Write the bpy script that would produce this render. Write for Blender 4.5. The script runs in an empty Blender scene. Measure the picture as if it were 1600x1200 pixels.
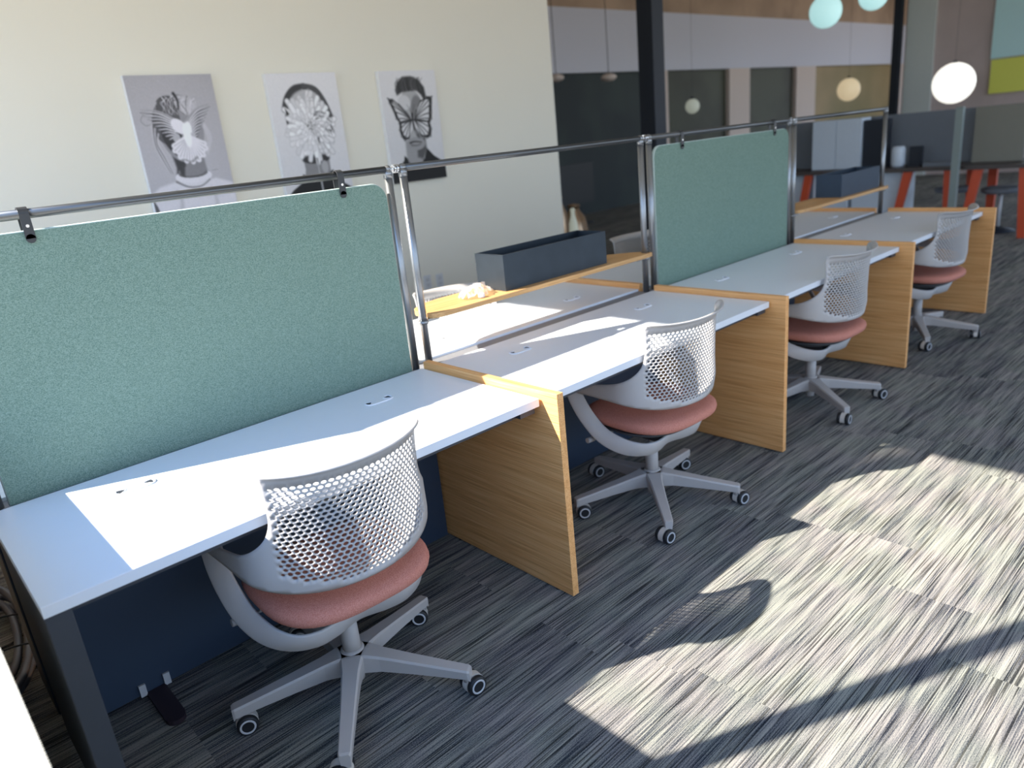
import bpy, bmesh, math, random
import numpy as np
from mathutils import Vector, Matrix
from mathutils.geometry import delaunay_2d_cdt

random.seed(4)
C = bpy.context.scene.collection
PI = math.pi

# ------------------------------------------------------------------ camera
CAM = Vector((-1.51361798, -1.52634495, 1.50387031))
YAW, PITCH, ROLL, FPX = 0.852171304, -0.321129966, -0.103245071, 1146.70561
cd = bpy.data.cameras.new('camera')
cam = bpy.data.objects.new('camera', cd); C.objects.link(cam)
fw = Vector((math.cos(PITCH)*math.cos(YAW), math.cos(PITCH)*math.sin(YAW), math.sin(PITCH)))
rt0 = fw.cross(Vector((0, 0, 1))).normalized(); up0 = rt0.cross(fw)
rt = math.cos(ROLL)*rt0 + math.sin(ROLL)*up0
up = -math.sin(ROLL)*rt0 + math.cos(ROLL)*up0
cam.matrix_world = Matrix(((rt.x, up.x, -fw.x, CAM.x), (rt.y, up.y, -fw.y, CAM.y), (rt.z, up.z, -fw.z, CAM.z), (0, 0, 0, 1)))
cd.sensor_width = 36.0; cd.lens = FPX/1600*36.0
cd.clip_start = 0.02; cd.clip_end = 200
cd.dof.use_dof = True; cd.dof.focus_distance = 2.15; cd.dof.aperture_fstop = 2.2
bpy.context.scene.camera = cam

# ------------------------------------------------------------------ light
SUN_DIR = Vector((.865, -.38, -.716)).normalized()
w = bpy.data.worlds.new('sky'); bpy.context.scene.world = w; w.use_nodes = True
nt = w.node_tree; bg = nt.nodes['Background']
tc = nt.nodes.new('ShaderNodeTexCoord'); sx = nt.nodes.new('ShaderNodeSeparateXYZ')
rp = nt.nodes.new('ShaderNodeValToRGB')
nt.links.new(tc.outputs['Generated'], sx.inputs[0]); 
mr = nt.nodes.new('ShaderNodeMapRange'); mr.inputs[1].default_value = -1; mr.inputs[2].default_value = 1
nt.links.new(sx.outputs[2], mr.inputs[0]); nt.links.new(mr.outputs[0], rp.inputs[0])
rp.color_ramp.elements[0].position = .47; rp.color_ramp.elements[0].color = (.46, .41, .34, 1)
rp.color_ramp.elements[1].position = .53; rp.color_ramp.elements[1].color = (.68, .83, 1.0, 1)
e = rp.color_ramp.elements.new(.8); e.color = (.20, .46, 1.0, 1)
nt.links.new(rp.outputs[0], bg.inputs[0]); bg.inputs[1].default_value = 2.2
sd = bpy.data.lights.new('sun', 'SUN'); sd.energy = 12.5; sd.angle = 0.009; sd.color = (1.0, .93, .82)
sun = bpy.data.objects.new('sun', sd); C.objects.link(sun)
sun.rotation_euler = SUN_DIR.to_track_quat('-Z', 'Y').to_euler(); sun.location = (-6, 3, 6)
def portal(loc, rot, sx_, sy_):
    d = bpy.data.lights.new('window_portal', 'AREA'); d.shape = 'RECTANGLE'; d.size = sx_; d.size_y = sy_
    d.energy = 1; d.cycles.is_portal = True
    o = bpy.data.objects.new('window_portal', d); C.objects.link(o); o.location = loc; o.rotation_euler = rot
portal((-1.93, -1.3, 1.98), (0, -PI/2, 0), 2.1, 9.4)
portal((5.5, -6.12, 2.06), (PI/2, 0, 0), 17, 3.9)
portal((15.22, -1.8, 2.3), (0, PI/2, 0), 3.7, 8.4)

vs = bpy.context.scene.view_settings
vs.view_transform = 'Standard'; vs.look = 'None'; vs.gamma = 1; vs.use_curve_mapping = False; vs.exposure = 0.4

# ------------------------------------------------------------------ materials
def newmat(name):
    m = bpy.data.materials.new(name); m.use_nodes = True
    return m, m.node_tree, m.node_tree.nodes['Principled BSDF']
def lin(r, g, b):
    f = lambda c: (c/255/12.92) if c/255 <= .04045 else ((c/255+.055)/1.055)**2.4
    return (f(r), f(g), f(b), 1)
def solid(name, col, rough=.5, metal=0, noise=.04, nscale=30, emit=None, estr=0, spec=None, bump=0):
    m, t, b = newmat(name)
    b.inputs['Roughness'].default_value = rough; b.inputs['Metallic'].default_value = metal
    if spec is not None: b.inputs['Specular IOR Level'].default_value = spec
    tcx = t.nodes.new('ShaderNodeTexCoord'); n = t.nodes.new('ShaderNodeTexNoise'); n.inputs['Scale'].default_value = nscale
    n.inputs['Detail'].default_value = 4
    t.links.new(tcx.outputs['Object'], n.inputs['Vector'])
    mx = t.nodes.new('ShaderNodeMix'); mx.data_type = 'RGBA'
    mx.inputs[6].default_value = tuple(max(0, c*(1-noise)) for c in col[:3])+(1,)
    mx.inputs[7].default_value = tuple(min(1, c*(1+noise)) for c in col[:3])+(1,)
    t.links.new(n.outputs[0], mx.inputs[0]); t.links.new(mx.outputs[2], b.inputs['Base Color'])
    if bump:
        bp = t.nodes.new('ShaderNodeBump'); bp.inputs['Strength'].default_value = bump; bp.inputs['Distance'].default_value = .002
        t.links.new(n.outputs[0], bp.inputs['Height']); t.links.new(bp.outputs[0], b.inputs['Normal'])
    if emit:
        b.inputs['Emission Color'].default_value = emit; b.inputs['Emission Strength'].default_value = estr
    return m
def fabric(name, c1, c2, scale, bump=.3):
    m, t, b = newmat(name)
    tcx = t.nodes.new('ShaderNodeTexCoord')
    n = t.nodes.new('ShaderNodeTexNoise'); n.inputs['Scale'].default_value = scale; n.inputs['Detail'].default_value = 3
    n.inputs['Roughness'].default_value = .75
    mp = t.nodes.new('ShaderNodeMapping'); mp.inputs['Scale'].default_value = (1, 1, 1.6)
    t.links.new(tcx.outputs['Object'], mp.inputs[0]); t.links.new(mp.outputs[0], n.inputs['Vector'])
    r = t.nodes.new('ShaderNodeValToRGB'); r.color_ramp.elements[0].position = .38; r.color_ramp.elements[1].position = .62
    r.color_ramp.elements[0].color = c1; r.color_ramp.elements[1].color = c2
    t.links.new(n.outputs[0], r.inputs[0]); t.links.new(r.outputs[0], b.inputs['Base Color'])
    b.inputs['Roughness'].default_value = .95; b.inputs['Specular IOR Level'].default_value = .15
    bp = t.nodes.new('ShaderNodeBump'); bp.inputs['Strength'].default_value = bump; bp.inputs['Distance'].default_value = .001
    t.links.new(n.outputs[0], bp.inputs['Height']); t.links.new(bp.outputs[0], b.inputs['Normal'])
    return m
def wood(name, axis, c1, c2, c3):
    m, t, b = newmat(name)
    tcx = t.nodes.new('ShaderNodeTexCoord'); mp = t.nodes.new('ShaderNodeMapping')
    s = [420, 420, 420]; s[axis] = 4.0
    mp.inputs['Scale'].default_value = s
    t.links.new(tcx.outputs['Object'], mp.inputs[0])
    n = t.nodes.new('ShaderNodeTexNoise'); n.inputs['Scale'].default_value = 1; n.inputs['Detail'].default_value = 3
    t.links.new(mp.outputs[0], n.inputs['Vector'])
    mp2 = t.nodes.new('ShaderNodeMapping'); s2 = [40, 40, 40]; s2[axis] = 1.0; mp2.inputs['Scale'].default_value = s2
    t.links.new(tcx.outputs['Object'], mp2.inputs[0])
    n2 = t.nodes.new('ShaderNodeTexNoise'); n2.inputs['Scale'].default_value = 1; n2.inputs['Detail'].default_value = 2
    t.links.new(mp2.outputs[0], n2.inputs['Vector'])
    ad = t.nodes.new('ShaderNodeMath'); ad.operation = 'MULTIPLY_ADD'; ad.inputs[1].default_value = .76
    ml = t.nodes.new('ShaderNodeMath'); ml.operation = 'MULTIPLY'; ml.inputs[1].default_value = .24
    t.links.new(n2.outputs[0], ml.inputs[0]); t.links.new(n.outputs[0], ad.inputs[0]); t.links.new(ml.outputs[0], ad.inputs[2])
    r = t.nodes.new('ShaderNodeValToRGB')
    r.color_ramp.elements[0].position = .36; r.color_ramp.elements[0].color = c1
    r.color_ramp.elements[1].position = .64; r.color_ramp.elements[1].color = c3
    q = r.color_ramp.elements.new(.5); q.color = c2
    t.links.new(ad.outputs[0], r.inputs[0]); t.links.new(r.outputs[0], b.inputs['Base Color'])
    b.inputs['Roughness'].default_value = .5
    return m

M = {}
M['wall'] = solid('wall_paint', (.81, .77, .665, 1), .75, noise=.015, nscale=3)
M['ceiling'] = solid('ceiling_paint', (.78, .77, .74, 1), .8, noise=.02)
M['white_top'] = solid('white_laminate', (.76, .80, .86, 1), .32, noise=.01, spec=.45)
M['wood_y'] = wood('oak_veneer_grain_across', 1, (.60, .265, .08, 1), (.82, .40, .14, 1), (.90, .53, .23, 1))
M['wood_x'] = wood('oak_veneer_grain_along', 0, (.42, .22, .075, 1), (.56, .31, .12, 1), (.66, .40, .17, 1))
M['green'] = fabric('green_felt', (.11, .185, .15, 1), (.25, .345, .29, 1), 330)
M['greenedge'] = solid('pale_piping', (.50, .60, .56, 1), .7)
M['steel'] = solid('grey_steel', (.30, .31, .32, 1), .34, metal=.85, noise=.05)
M['darksteel'] = solid('dark_steel_rail', (.13, .135, .14, 1), .32, metal=.8, noise=.05)
M['chrome'] = solid('chrome', (.75, .75, .76, 1), .15, metal=1)
M['leather'] = solid('black_leather', (.035, .036, .038, 1), .45)
M['navy'] = solid('navy_metal_panel', (.030, .050, .085, 1), .45, noise=.08, nscale=6)
M['darkmetal'] = solid('charcoal_metal', (.045, .052, .065, 1), .42, noise=.08, nscale=20)
M['beam'] = solid('grey_trough', (.20, .205, .22, 1), .45)
M['chair'] = solid('warm_grey_plastic', (.50, .475, .46, 1), .42, noise=.02)
M['base'] = solid('warm_grey_base', (.47, .435, .41, 1), .45, noise=.02)
M['seat'] = fabric('salmon_wool', (.44, .15, .105, 1), (.66, .30, .235, 1), 420, .35)
M['pan'] = solid('dark_plastic', (.05, .055, .06, 1), .5)
M['tyre'] = solid('black_rubber', (.012, .013, .015, 1), .5)
M['ring'] = solid('grey_ring', (.55, .55, .56, 1), .35)
M['hood'] = solid('pale_castor_hood', (.60, .55, .49, 1), .45)
M['planter'] = solid('slate_planter', (.052, .066, .082, 1), .40, metal=.75, noise=.25, nscale=9)
M['planter_blue'] = solid('blue_black_planter', (.03, .05, .08, 1), .45, metal=.5, noise=.2, nscale=9)
M['grommet'] = solid('grommet_plastic', (.74, .76, .80, 1), .3)
M['slot'] = solid('slot_dark', (.03, .035, .045, 1), .5)
M['black'] = solid('black_steel', (.012, .017, .028, 1), .6)
M['conduit'] = solid('ribbed_conduit', (.17, .17, .20, 1), .4, metal=.2)
M['foot'] = solid('dark_foot', (.030, .018, .026, 1), .5)
M['plate'] = solid('socket_plate', (.66, .67, .68, 1), .4)
M['canvas_edge'] = solid('canvas_edge', (.80, .81, .83, 1), .8)
M['orange'] = solid('orange_paint', (.62, .085, .03, 1), .45)
M['cab'] = solid('pale_cabinet', (.62, .70, .80, 1), .5)
M['greyfelt'] = solid('grey_felt', (.17, .19, .22, 1), .9)
M['taupe'] = solid('taupe_felt', (.24, .235, .20, 1), .9)
M['sage'] = solid('sage_post', (.25, .30, .29, 1), .6)
M['darktop'] = solid('dark_wood_top', (.075, .06, .055, 1), .5)
M['soffit'] = solid('soffit_paint', (.72, .72, .80, 1), .8)
M['pillar'] = solid('pillar_paint', (.75, .63, .56, 1), .8)
M['upper'] = solid('upper_timber', (.48, .34, .24, 1), .8, noise=.5, nscale=1.2)
M['brown'] = solid('brown_brick', (.58, .48, .46, 1), .9, noise=.15, nscale=2)
M['greygreen'] = solid('grey_panel', (.66, .70, .68, 1), .8)
M['cyan'] = solid('pale_cyan_panel', (.62, .92, .95, 1), .5)
M['yellow'] = solid('yellow_panel', (.85, .86, .16, 1), .6)
M['brass'] = solid('brushed_brass', (.40, .27, .17, 1), .3, metal=.8)
M['globe'] = solid('reflection_glow', (.8, .8, .78, 1), .5, emit=(1, .97, .88, 1), estr=.9)
M['globe_cyan'] = solid('lit_globe_cool', (.6, .8, .8, 1), .5, emit=(.5, .85, .86, 1), estr=.55)
M['globe_warm'] = solid('lit_globe_warm', (.6, .5, .35, 1), .5, emit=(1, .8, .5, 1), estr=.35)
M['globe_dim'] = solid('dim_glow', (.35, .37, .33, 1), .5, emit=(.7, .75, .62, 1), estr=.22)

def darkglass(name, c1, c2, scale):
    m, t, b = newmat(name)
    tcx = t.nodes.new('ShaderNodeTexCoord'); n = t.nodes.new('ShaderNodeTexNoise'); n.inputs['Scale'].default_value = scale
    r = t.nodes.new('ShaderNodeValToRGB'); r.color_ramp.elements[0].position = .35; r.color_ramp.elements[1].position = .65
    r.color_ramp.elements[0].color = c1; r.color_ramp.elements[1].color = c2
    t.links.new(tcx.outputs['Object'], n.inputs['Vector']); t.links.new(n.outputs[0], r.inputs[0]); t.links.new(r.outputs[0], b.inputs['Base Color'])
    b.inputs['Roughness'].default_value = .6
    return m
M['glass_dark'] = darkglass('dark_teal_glass', (.010, .018, .020, 1), (.030, .048, .038, 1), .7)
M['glass_olive'] = darkglass('olive_glass', (.040, .038, .024, 1), (.070, .075, .045, 1), .8)
M['glass_tan'] = darkglass('tan_glass', (.26, .21, .09, 1), (.42, .30, .15, 1), .5)

def carpet():
    m, t, b = newmat('striped_carpet_planks'); N = t.nodes.new; L = t.links.new
    g = N('ShaderNodeNewGeometry'); s = N('ShaderNodeSeparateXYZ'); L(g.outputs['Position'], s.inputs[0])
    def mth(op, a, b_=None, c=None):
        n = N('ShaderNodeMath'); n.operation = op
        for i, v in enumerate((a, b_, c)):
            if v is None: continue
            if isinstance(v, (int, float)): n.inputs[i].default_value = v
            else: L(v, n.inputs[i])
        return n.outputs[0]
    X, Y = s.outputs[0], s.outputs[1]
    row = mth('FLOOR', mth('DIVIDE', Y, .25))
    wn = N('ShaderNodeTexWhiteNoise'); wn.noise_dimensions = '1D'; L(row, wn.inputs['W'])
    col = mth('FLOOR', mth('ADD', X, wn.outputs['Value']))
    cb = N('ShaderNodeCombineXYZ'); L(row, cb.inputs[0]); L(col, cb.inputs[1])
    wn2 = N('ShaderNodeTexWhiteNoise'); wn2.noise_dimensions = '3D'; L(cb.outputs[0], wn2.inputs['Vector'])
    pk = wn2.outputs['Value']
    # long thin streaks, shifted per plank
    c2 = N('ShaderNodeCombineXYZ'); L(mth('MULTIPLY', X, 5), c2.inputs[0]); L(mth('MULTIPLY', Y, 380), c2.inputs[1]); L(mth('MULTIPLY', pk, 37), c2.inputs[2])
    n1 = N('ShaderNodeTexNoise'); n1.inputs['Scale'].default_value = 1; n1.inputs['Detail'].default_value = 2.5; L(c2.outputs[0], n1.inputs['Vector'])
    c3 = N('ShaderNodeCombineXYZ'); L(mth('MULTIPLY', X, 1.6), c3.inputs[0]); L(mth('MULTIPLY', Y, 34), c3.inputs[1]); L(mth('MULTIPLY', pk, 19), c3.inputs[2])
    n2 = N('ShaderNodeTexNoise'); n2.inputs['Scale'].default_value = 1; n2.inputs['Detail'].default_value = 3; L(c3.outputs[0], n2.inputs['Vector'])
    n3 = N('ShaderNodeTexNoise'); n3.inputs['Scale'].default_value = 330; n3.inputs['Detail'].default_value = 2; L(g.outputs['Position'], n3.inputs['Vector'])
    v = mth('ADD', mth('MULTIPLY', n1.outputs[0], .52), mth('MULTIPLY', n2.outputs[0], .30))
    v = mth('ADD', v, mth('MULTIPLY', n3.outputs[0], .32))
    v = mth('ADD', v, mth('MULTIPLY', pk, .05))
    r = N('ShaderNodeValToRGB'); L(v, r.inputs[0])
    el = r.color_ramp.elements
    el[0].position = .46; el[0].color = (.018, .023, .036, 1)
    el[1].position = .72; el[1].color = (.37, .355, .305, 1)
    q = el.new(.53); q.color = (.10, .105, .11, 1)
    q = el.new(.60); q.color = (.225, .222, .208, 1)
    c5 = N('ShaderNodeCombineXYZ'); L(mth('MULTIPLY', X, 3.2), c5.inputs[0]); L(mth('MULTIPLY', Y, 190), c5.inputs[1]); L(mth('MULTIPLY', pk, 53), c5.inputs[2])
    n5 = N('ShaderNodeTexNoise'); n5.inputs['Scale'].default_value = 1; n5.inputs['Detail'].default_value = 1; L(c5.outputs[0], n5.inputs['Vector'])
    ln = N('ShaderNodeMapRange'); ln.inputs[1].default_value = .36; ln.inputs[2].default_value = .44; ln.inputs[3].default_value = .30; ln.inputs[4].default_value = 1.0
    L(n5.outputs[0], ln.inputs[0])
    # faint coloured yarn
    n4 = N('ShaderNodeTexNoise'); n4.inputs['Scale'].default_value = 5; L(g.outputs['Position'], n4.inputs['Vector'])
    r2 = N('ShaderNodeValToRGB'); L(n4.outputs[0], r2.inputs[0])
    r2.color_ramp.elements[0].position = .4; r2.color_ramp.elements[0].color = (1.02, .985, 1.02, 1)
    r2.color_ramp.elements[1].position = .6; r2.color_ramp.elements[1].color = (.98, 1.015, .99, 1)
    mx = N('ShaderNodeMix'); mx.data_type = 'RGBA'; mx.blend_type = 'MULTIPLY'; mx.inputs[0].default_value = 1
    L(r.outputs[0], mx.inputs[6]); L(r2.outputs[0], mx.inputs[7]); mx2 = N('ShaderNodeMix'); mx2.data_type = 'RGBA'; mx2.blend_type = 'MULTIPLY'; mx2.inputs[0].default_value = 1
    L(mx.outputs[2], mx2.inputs[6]); L(ln.outputs[0], mx2.inputs[7]); L(mx2.outputs[2], b.inputs['Base Color'])
    b.inputs['Roughness'].default_value = .95; b.inputs['Specular IOR Level'].default_value = .1
    bp = N('ShaderNodeBump'); bp.inputs['Strength'].default_value = .5; bp.inputs['Distance'].default_value = .002
    L(v, bp.inputs['Height']); L(bp.outputs[0], b.inputs['Normal'])
    return m
M['carpet'] = carpet()

# ------------------------------------------------------------------ helpers
def prop(o, label=None, cat=None, group=None, kind=None):
    if label: o['label'] = label
    if cat: o['category'] = cat
    if group: o['group'] = group
    if kind: o['kind'] = kind
    return o
def obj(name, bm, m, parent=None, smooth=False, bevel=0, loc=None):
    me = bpy.data.meshes.new(name); bmesh.ops.recalc_face_normals(bm, faces=bm.faces[:]); bm.to_mesh(me); bm.free()
    for mm in (m if isinstance(m, (list, tuple)) else [m]): me.materials.append(mm)
    if smooth:
        for p in me.polygons: p.use_smooth = True
    o = bpy.data.objects.new(name, me); C.objects.link(o)
    if parent: o.parent = parent
    if loc: o.location = loc
    if bevel:
        b = o.modifiers.new('bevel', 'BEVEL'); b.width = bevel; b.segments = 2; b.limit_method = 'ANGLE'
    return o
def empty(name, loc, rz=0):
    o = bpy.data.objects.new(name, None); C.objects.link(o); o.location = loc; o.rotation_euler = (0, 0, rz)
    o.empty_display_size = .1
    return o
def bx(bm, x0, x1, y0, y1, z0, z1, mi=0):
    r = bmesh.ops.create_cube(bm, size=1)
    vs_ = r['verts']
    bmesh.ops.scale(bm, vec=(x1-x0, y1-y0, z1-z0), verts=vs_)
    bmesh.ops.translate(bm, vec=((x0+x1)/2, (y0+y1)/2, (z0+z1)/2), verts=vs_)
    for f in {f for v in vs_ for f in v.link_faces}: f.material_index = mi
    return vs_
def box(name, x0, x1, y0, y1, z0, z1, m, parent=None, bevel=0, off=(0, 0, 0)):
    bm = bmesh.new(); bx(bm, x0-off[0], x1-off[0], y0-off[1], y1-off[1], z0-off[2], z1-off[2])
    return obj(name, bm, m, parent, bevel=bevel)
def frame_from(d):
    d = d.normalized(); a = Vector((0, 0, 1)) if abs(d.z) < .9 else Vector((1, 0, 0))
    u = d.cross(a).normalized(); return u, d.cross(u).normalized()
def cyl(bm, p0, p1, r0, r1=None, n=20, mi=0, cap=True):
    r1 = r0 if r1 is None else r1
    p0, p1 = Vector(p0), Vector(p1); u, v = frame_from(p1-p0)
    A, B = [], []
    for i in range(n):
        a = 2*PI*i/n; d = math.cos(a)*u+math.sin(a)*v
        A.append(bm.verts.new(p0+d*r0)); B.append(bm.verts.new(p1+d*r1))
    for i in range(n):
        j = (i+1) % n; f = bm.faces.new((A[i], A[j], B[j], B[i])); f.material_index = mi; f.smooth = True
    if cap:
        for ring in (A[::-1], B):
            f = bm.faces.new(ring); f.material_index = mi
def sph(bm, c, r, n=16, sc=(1, 1, 1), mi=0):
    q = bmesh.ops.create_uvsphere(bm, u_segments=n, v_segments=n//2+2, radius=r)['verts']
    bmesh.ops.scale(bm, vec=sc, verts=q); bmesh.ops.translate(bm, vec=c, verts=q)
    for f in {f for v in q for f in v.link_faces}: f.material_index = mi; f.smooth = True
def catmull(P, n=8, closed=False):
    P = [Vector(p) for p in P]; out = []; k = len(P); rng = range(k if closed else k-1)
    for i in rng:
        if closed: a, b, c, d = P[(i-1) % k], P[i], P[(i+1) % k], P[(i+2) % k]
        else: a, b, c, d = P[max(i-1, 0)], P[i], P[i+1], P[min(i+2, k-1)]
        for j in range(n):
            t = j/n
            out.append(.5*((2*b)+(c-a)*t+(2*a-5*b+4*c-d)*t*t+(3*b-a-3*c+d)*t**3))
    if not closed: out.append(P[-1])
    return out
def tube(bm, pts, r, n=10, closed=False, mi=0):
    rings = []; k = len(pts)
    rf = r if callable(r) else (lambda i: r)
    u = None
    for i, p in enumerate(pts):
        a = pts[(i-1) % k] if (closed or i > 0) else pts[i]; b = pts[(i+1) % k] if (closed or i < k-1) else pts[i]
        d = (b-a).normalized()
        if u is None: u, v = frame_from(d)
        else:
            u = (u-d*u.dot(d)).normalized(); v = d.cross(u)
        rings.append([bm.verts.new(p+(math.cos(2*PI*j/n)*u+math.sin(2*PI*j/n)*v)*rf(i)) for j in range(n)])
    for i in range(k if closed else k-1):
        A, B = rings[i], rings[(i+1) % k]
        for j in range(n):
            f = bm.faces.new((A[j], A[(j+1) % n], B[(j+1) % n], B[j])); f.smooth = True; f.material_index = mi
    if not closed:
        for q in (rings[0][::-1], rings[-1]):
            f = bm.faces.new(q); f.material_index = mi
def prism(bm, poly, z0, z1, mi=0):
    A = [bm.verts.new((x, y, z0)) for x, y in poly]; B = [bm.verts.new((x, y, z1)) for x, y in poly]
    n = len(poly)
    bm.faces.new(A[::-1]).material_index = mi; bm.faces.new(B).material_index = mi
    for i in range(n):
        bm.faces.new((A[i], A[(i+1) % n], B[(i+1) % n], B[i])).material_index = mi
def lathe(bm, prof, n=28, c=(0, 0), mi=0):
    rings = []
    for r, z in prof:
        rings.append([bm.verts.new((c[0]+r*math.cos(2*PI*j/n), c[1]+r*math.sin(2*PI*j/n), z)) for j in range(n)])
    for A, B in zip(rings, rings[1:]):
        for j in range(n):
            f = bm.faces.new((A[j], A[(j+1) % n], B[(j+1) % n], B[j])); f.smooth = True; f.material_index = mi
    bm.faces.new(rings[0][::-1]).material_index = mi; bm.faces.new(rings[-1]).material_index = mi
def struct(name, x0, x1, y0, y1, z0, z1, m):
    o = box(name, x0, x1, y0, y1, z0, z1, m); o['kind'] = 'structure'; return o
def children(o): return [c for c in bpy.data.objects if c.parent == o]
def copy_tree(o, parent=None):
    c = o.copy(); C.objects.link(c); c.parent = parent
    for ch in children(o): copy_tree(ch, c)
    return c

# ------------------------------------------------------------------ setting
L = 1.4395; T = .028; H = .74; DH = .7165; DT = .027
struct('floor', -1.9, 25, -6.1, 8.3, -.1, 0, M['carpet'])
struct('ceiling', -1.9, 25, -6.1, 8.3, 4.5, 4.6, M['ceiling'])
struct('wall_back', -1.9, 3.655, 3.4, 3.56, 0, 4.5, M['wall'])
# windowed wall behind the camera: ledge, header, mullions (the sun comes in here)
struct('wall_window', -1.9, -1.50, -6.1, 3.4, 0, .935, M['wall'])
struct('wall_header', -1.9, -1.8, -6.1, 3.4, 3.04, 4.5, M['wall'])
for i, y in enumerate((-4.5, -3.0, 0.0, 3.0)):
    struct('trim_%d' % (i+1), -1.9, -1.82, y-.025, y+.025, .935, 3.04, M['black'])
# unseen side behind and right of the camera, opened wide to let sky light in
struct('wall_right', -1.9, 15, -6.1, -5.95, 0, .12, M['wall'])
for i, x in enumerate((0, 3, 6, 9, 12, 14.9)):
    struct('trim_%d' % (i+5), x, x+.1, -6.1, -6.0, .12, 4.0, M['black'])
struct('wall_right_header', -1.9, 15, -6.1, -5.95, 4.0, 4.5, M['wall'])
# lobby wall far behind
bm = bmesh.new()
bx(bm, 3.5, 25, 8.0, 8.3, 2.50, 3.56)
o = obj('wall_far_soffit', bm, M['soffit']); o['kind'] = 'structure'
struct('wall_far_upper', 3.5, 25, 8.02, 8.3, 3.56, 4.5, M['upper'])
for i, (a, b) in enumerate(((11.4, 11.84), (14.15, 15.02), (17.23, 18.25), (23.4, 25))):
    struct('wall_far_pillar_%d' % (i+1), a, b, 8.0, 8.3, 0, 2.5, M['pillar'])
for i, (a, b, mm) in enumerate(((3.5, 11.4, 'glass_dark'), (11.84, 14.15, 'glass_olive'), (15.02, 17.23, 'glass_olive'), (18.25, 23.4, 'glass_tan'))):
    struct('window_%d' % (i+1), a, b, 8.1, 8.15, 0, 2.5, M[mm])
struct('wall_lobby_side', 3.505, 3.655, 3.56, 8.3, 0, 4.5, M['wall'])
# end wall on the far right, with a grey pier, brown brick and coloured panels
struct('wall_end', 15.0, 15.2, 2.4, 4.65, 0, 4.5, M['brown'])
struct('wall_end_sill', 15.0, 15.2, -6.1, 2.4, 0, .4, M['brown'])  # out-of-view opening above, added to let sky light into the lobby
struct('wall_end_header', 15.0, 15.2, -6.1, 2.4, 4.2, 4.5, M['brown'])
struct('wall_end_pier', 14.92, 15.0, 4.1, 4.6, 0, 4.5, M['greygreen'])
struct('window_5', 14.93, 15.0, 2.55, 3.12, 2.02, 4.2, M['cyan'])
struct('trim_11', 14.93, 15.0, 2.4, 3.10, 1.42, 2.0, M['yellow'])
struct('wall_end_return', 24.9, 25, 4.65, 8.3, 0, 4.5, M['pillar'])

def column(x, y, s, label):
    o = box('steel_column', -s/2, s/2, -s/2, s/2, 0, 4.5, M['black']); o.location = (x, y, 0)
    prop(o, label, 'column')
column(5.55, 3.72, .20, 'thick black steel column standing behind the second bench module')
column(14.8, 4.72, .14, 'thin black steel column far off at the right beside the brown wall')

# ------------------------------------------------------------------ desks
def grommet(parent, x, y):
    bm = bmesh.new()
    pts = catmull([(-.048, .014, .001), (-.050, -.004, .001), (-.036, -.017, .001), (0, -.019, .001), (.036, -.017, .001), (.050, -.002, .001), (.047, .018, .001), (.036, .024, .001)], 6)
    tube(bm, pts, .0028, 8)
    for s in (-1, 1):
        prism(bm, [(s*.047, .020), (s*.026, .010), (s*.043, -.008)], .0002, .0012, 1)
        tube(bm, catmull([(s*.047, .022, .0005), (s*.022, .010, .0005), (s*.044, -.011, .0005)], 4), .0016, 6)
    o = obj('cable_grommet', bm, [M['grommet'], M['slot']], parent); o.location = (x, y, DH)
def desk(x0, x1, front, label, end_leg=False):
    e_ = empty('bench_desk', ((x0+x1)/2, .385 if front else 1.095, 0))
    ox, oy = e_.location.x, e_.location.y
    prop(e_, label, 'desk', None)
    if front: y0, y1, ym = .0725, .7, .690
    else: y0, y1, ym = .790, 1.405, .790
    off = (ox, oy, 0)
    box('desktop', x0, x1, y0, y1, DH-DT, DH, M['white_top'], e_, .0012, off)
    box('modesty_panel', x0+.004, x1-.004, ym-(.012 if front else 0), ym+(0 if front else .012), .012, DH-DT-.001, M['navy'], e_, 0, off)
    gy = .525 if front else .965
    a = x0 if not end_leg else x0-.028
    base = round((a-T)/L)*L if not end_leg else -L
    for gx in (base+.345, base+1.125): grommet(e_, gx-ox, gy-oy)
    # under-desk rail and bracket
    bm = bmesh.new()
    yr = .12 if front else 1.33
    bx(bm, x0+.03-ox, x1-.01-ox, yr-oy, yr+.04-oy, DH-DT-.031, DH-DT-.001)
    obj('under_rail', bm, M['darkmetal'], e_)
    bm = bmesh.new(); bx(bm, x1-.075-ox, x1-.012-ox, (.085 if front else 1.375)-oy, (.115 if front else 1.40)-oy, DH-DT-.022, DH-DT-.001)
    obj('bracket', bm, M['darkmetal'], e_)
    return e_
d1 = desk(-1.412, -.009, True, 'nearest white bench desk, charcoal end leg and broad strip of sun', True)
desk(L*0+T+.003, L-.009, True, 'white bench desk below the grey planter, crossed by striped shadows')
desk(L+T+.003, 2*L-.009, True, 'shaded white bench desk in front of the far green screen')
desk(2*L+T+.003, 3*L-.009, True, 'farthest white bench desk on the chair side, at the row end')
r1 = desk(-1.412, -.009, False, 'white desk on the wall side, hidden behind the large near green screen', True)
desk(T+.003, L-.009, False, 'sunlit white desk on the wall side, seen under the oak shelf with grey planter')
desk(L+T+.003, 2*L-.009, False, 'white desk on the wall side, behind the far green screen')
desk(2*L+T+.003, 3*L-.009, False, 'wall-side white desk at the row end, behind the blue-black planter')
for e_, y0, yp, dx in ((d1, .08, .14, 0), (r1, .96, 1.0, .018)):
    ox, oy = e_.location.x, e_.location.y
    box('leg', -1.411+dx, -1.361+dx, y0, y0+.05, 0, DH-DT-.001, M['darkmetal'], e_, .002, (ox, oy, 0))
box('end_panel', -1.409, -1.395, .132, .676, .01, DH-DT-.001, M['darkmetal'], d1, 0, (d1.location.x, d1.location.y, 0))
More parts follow.
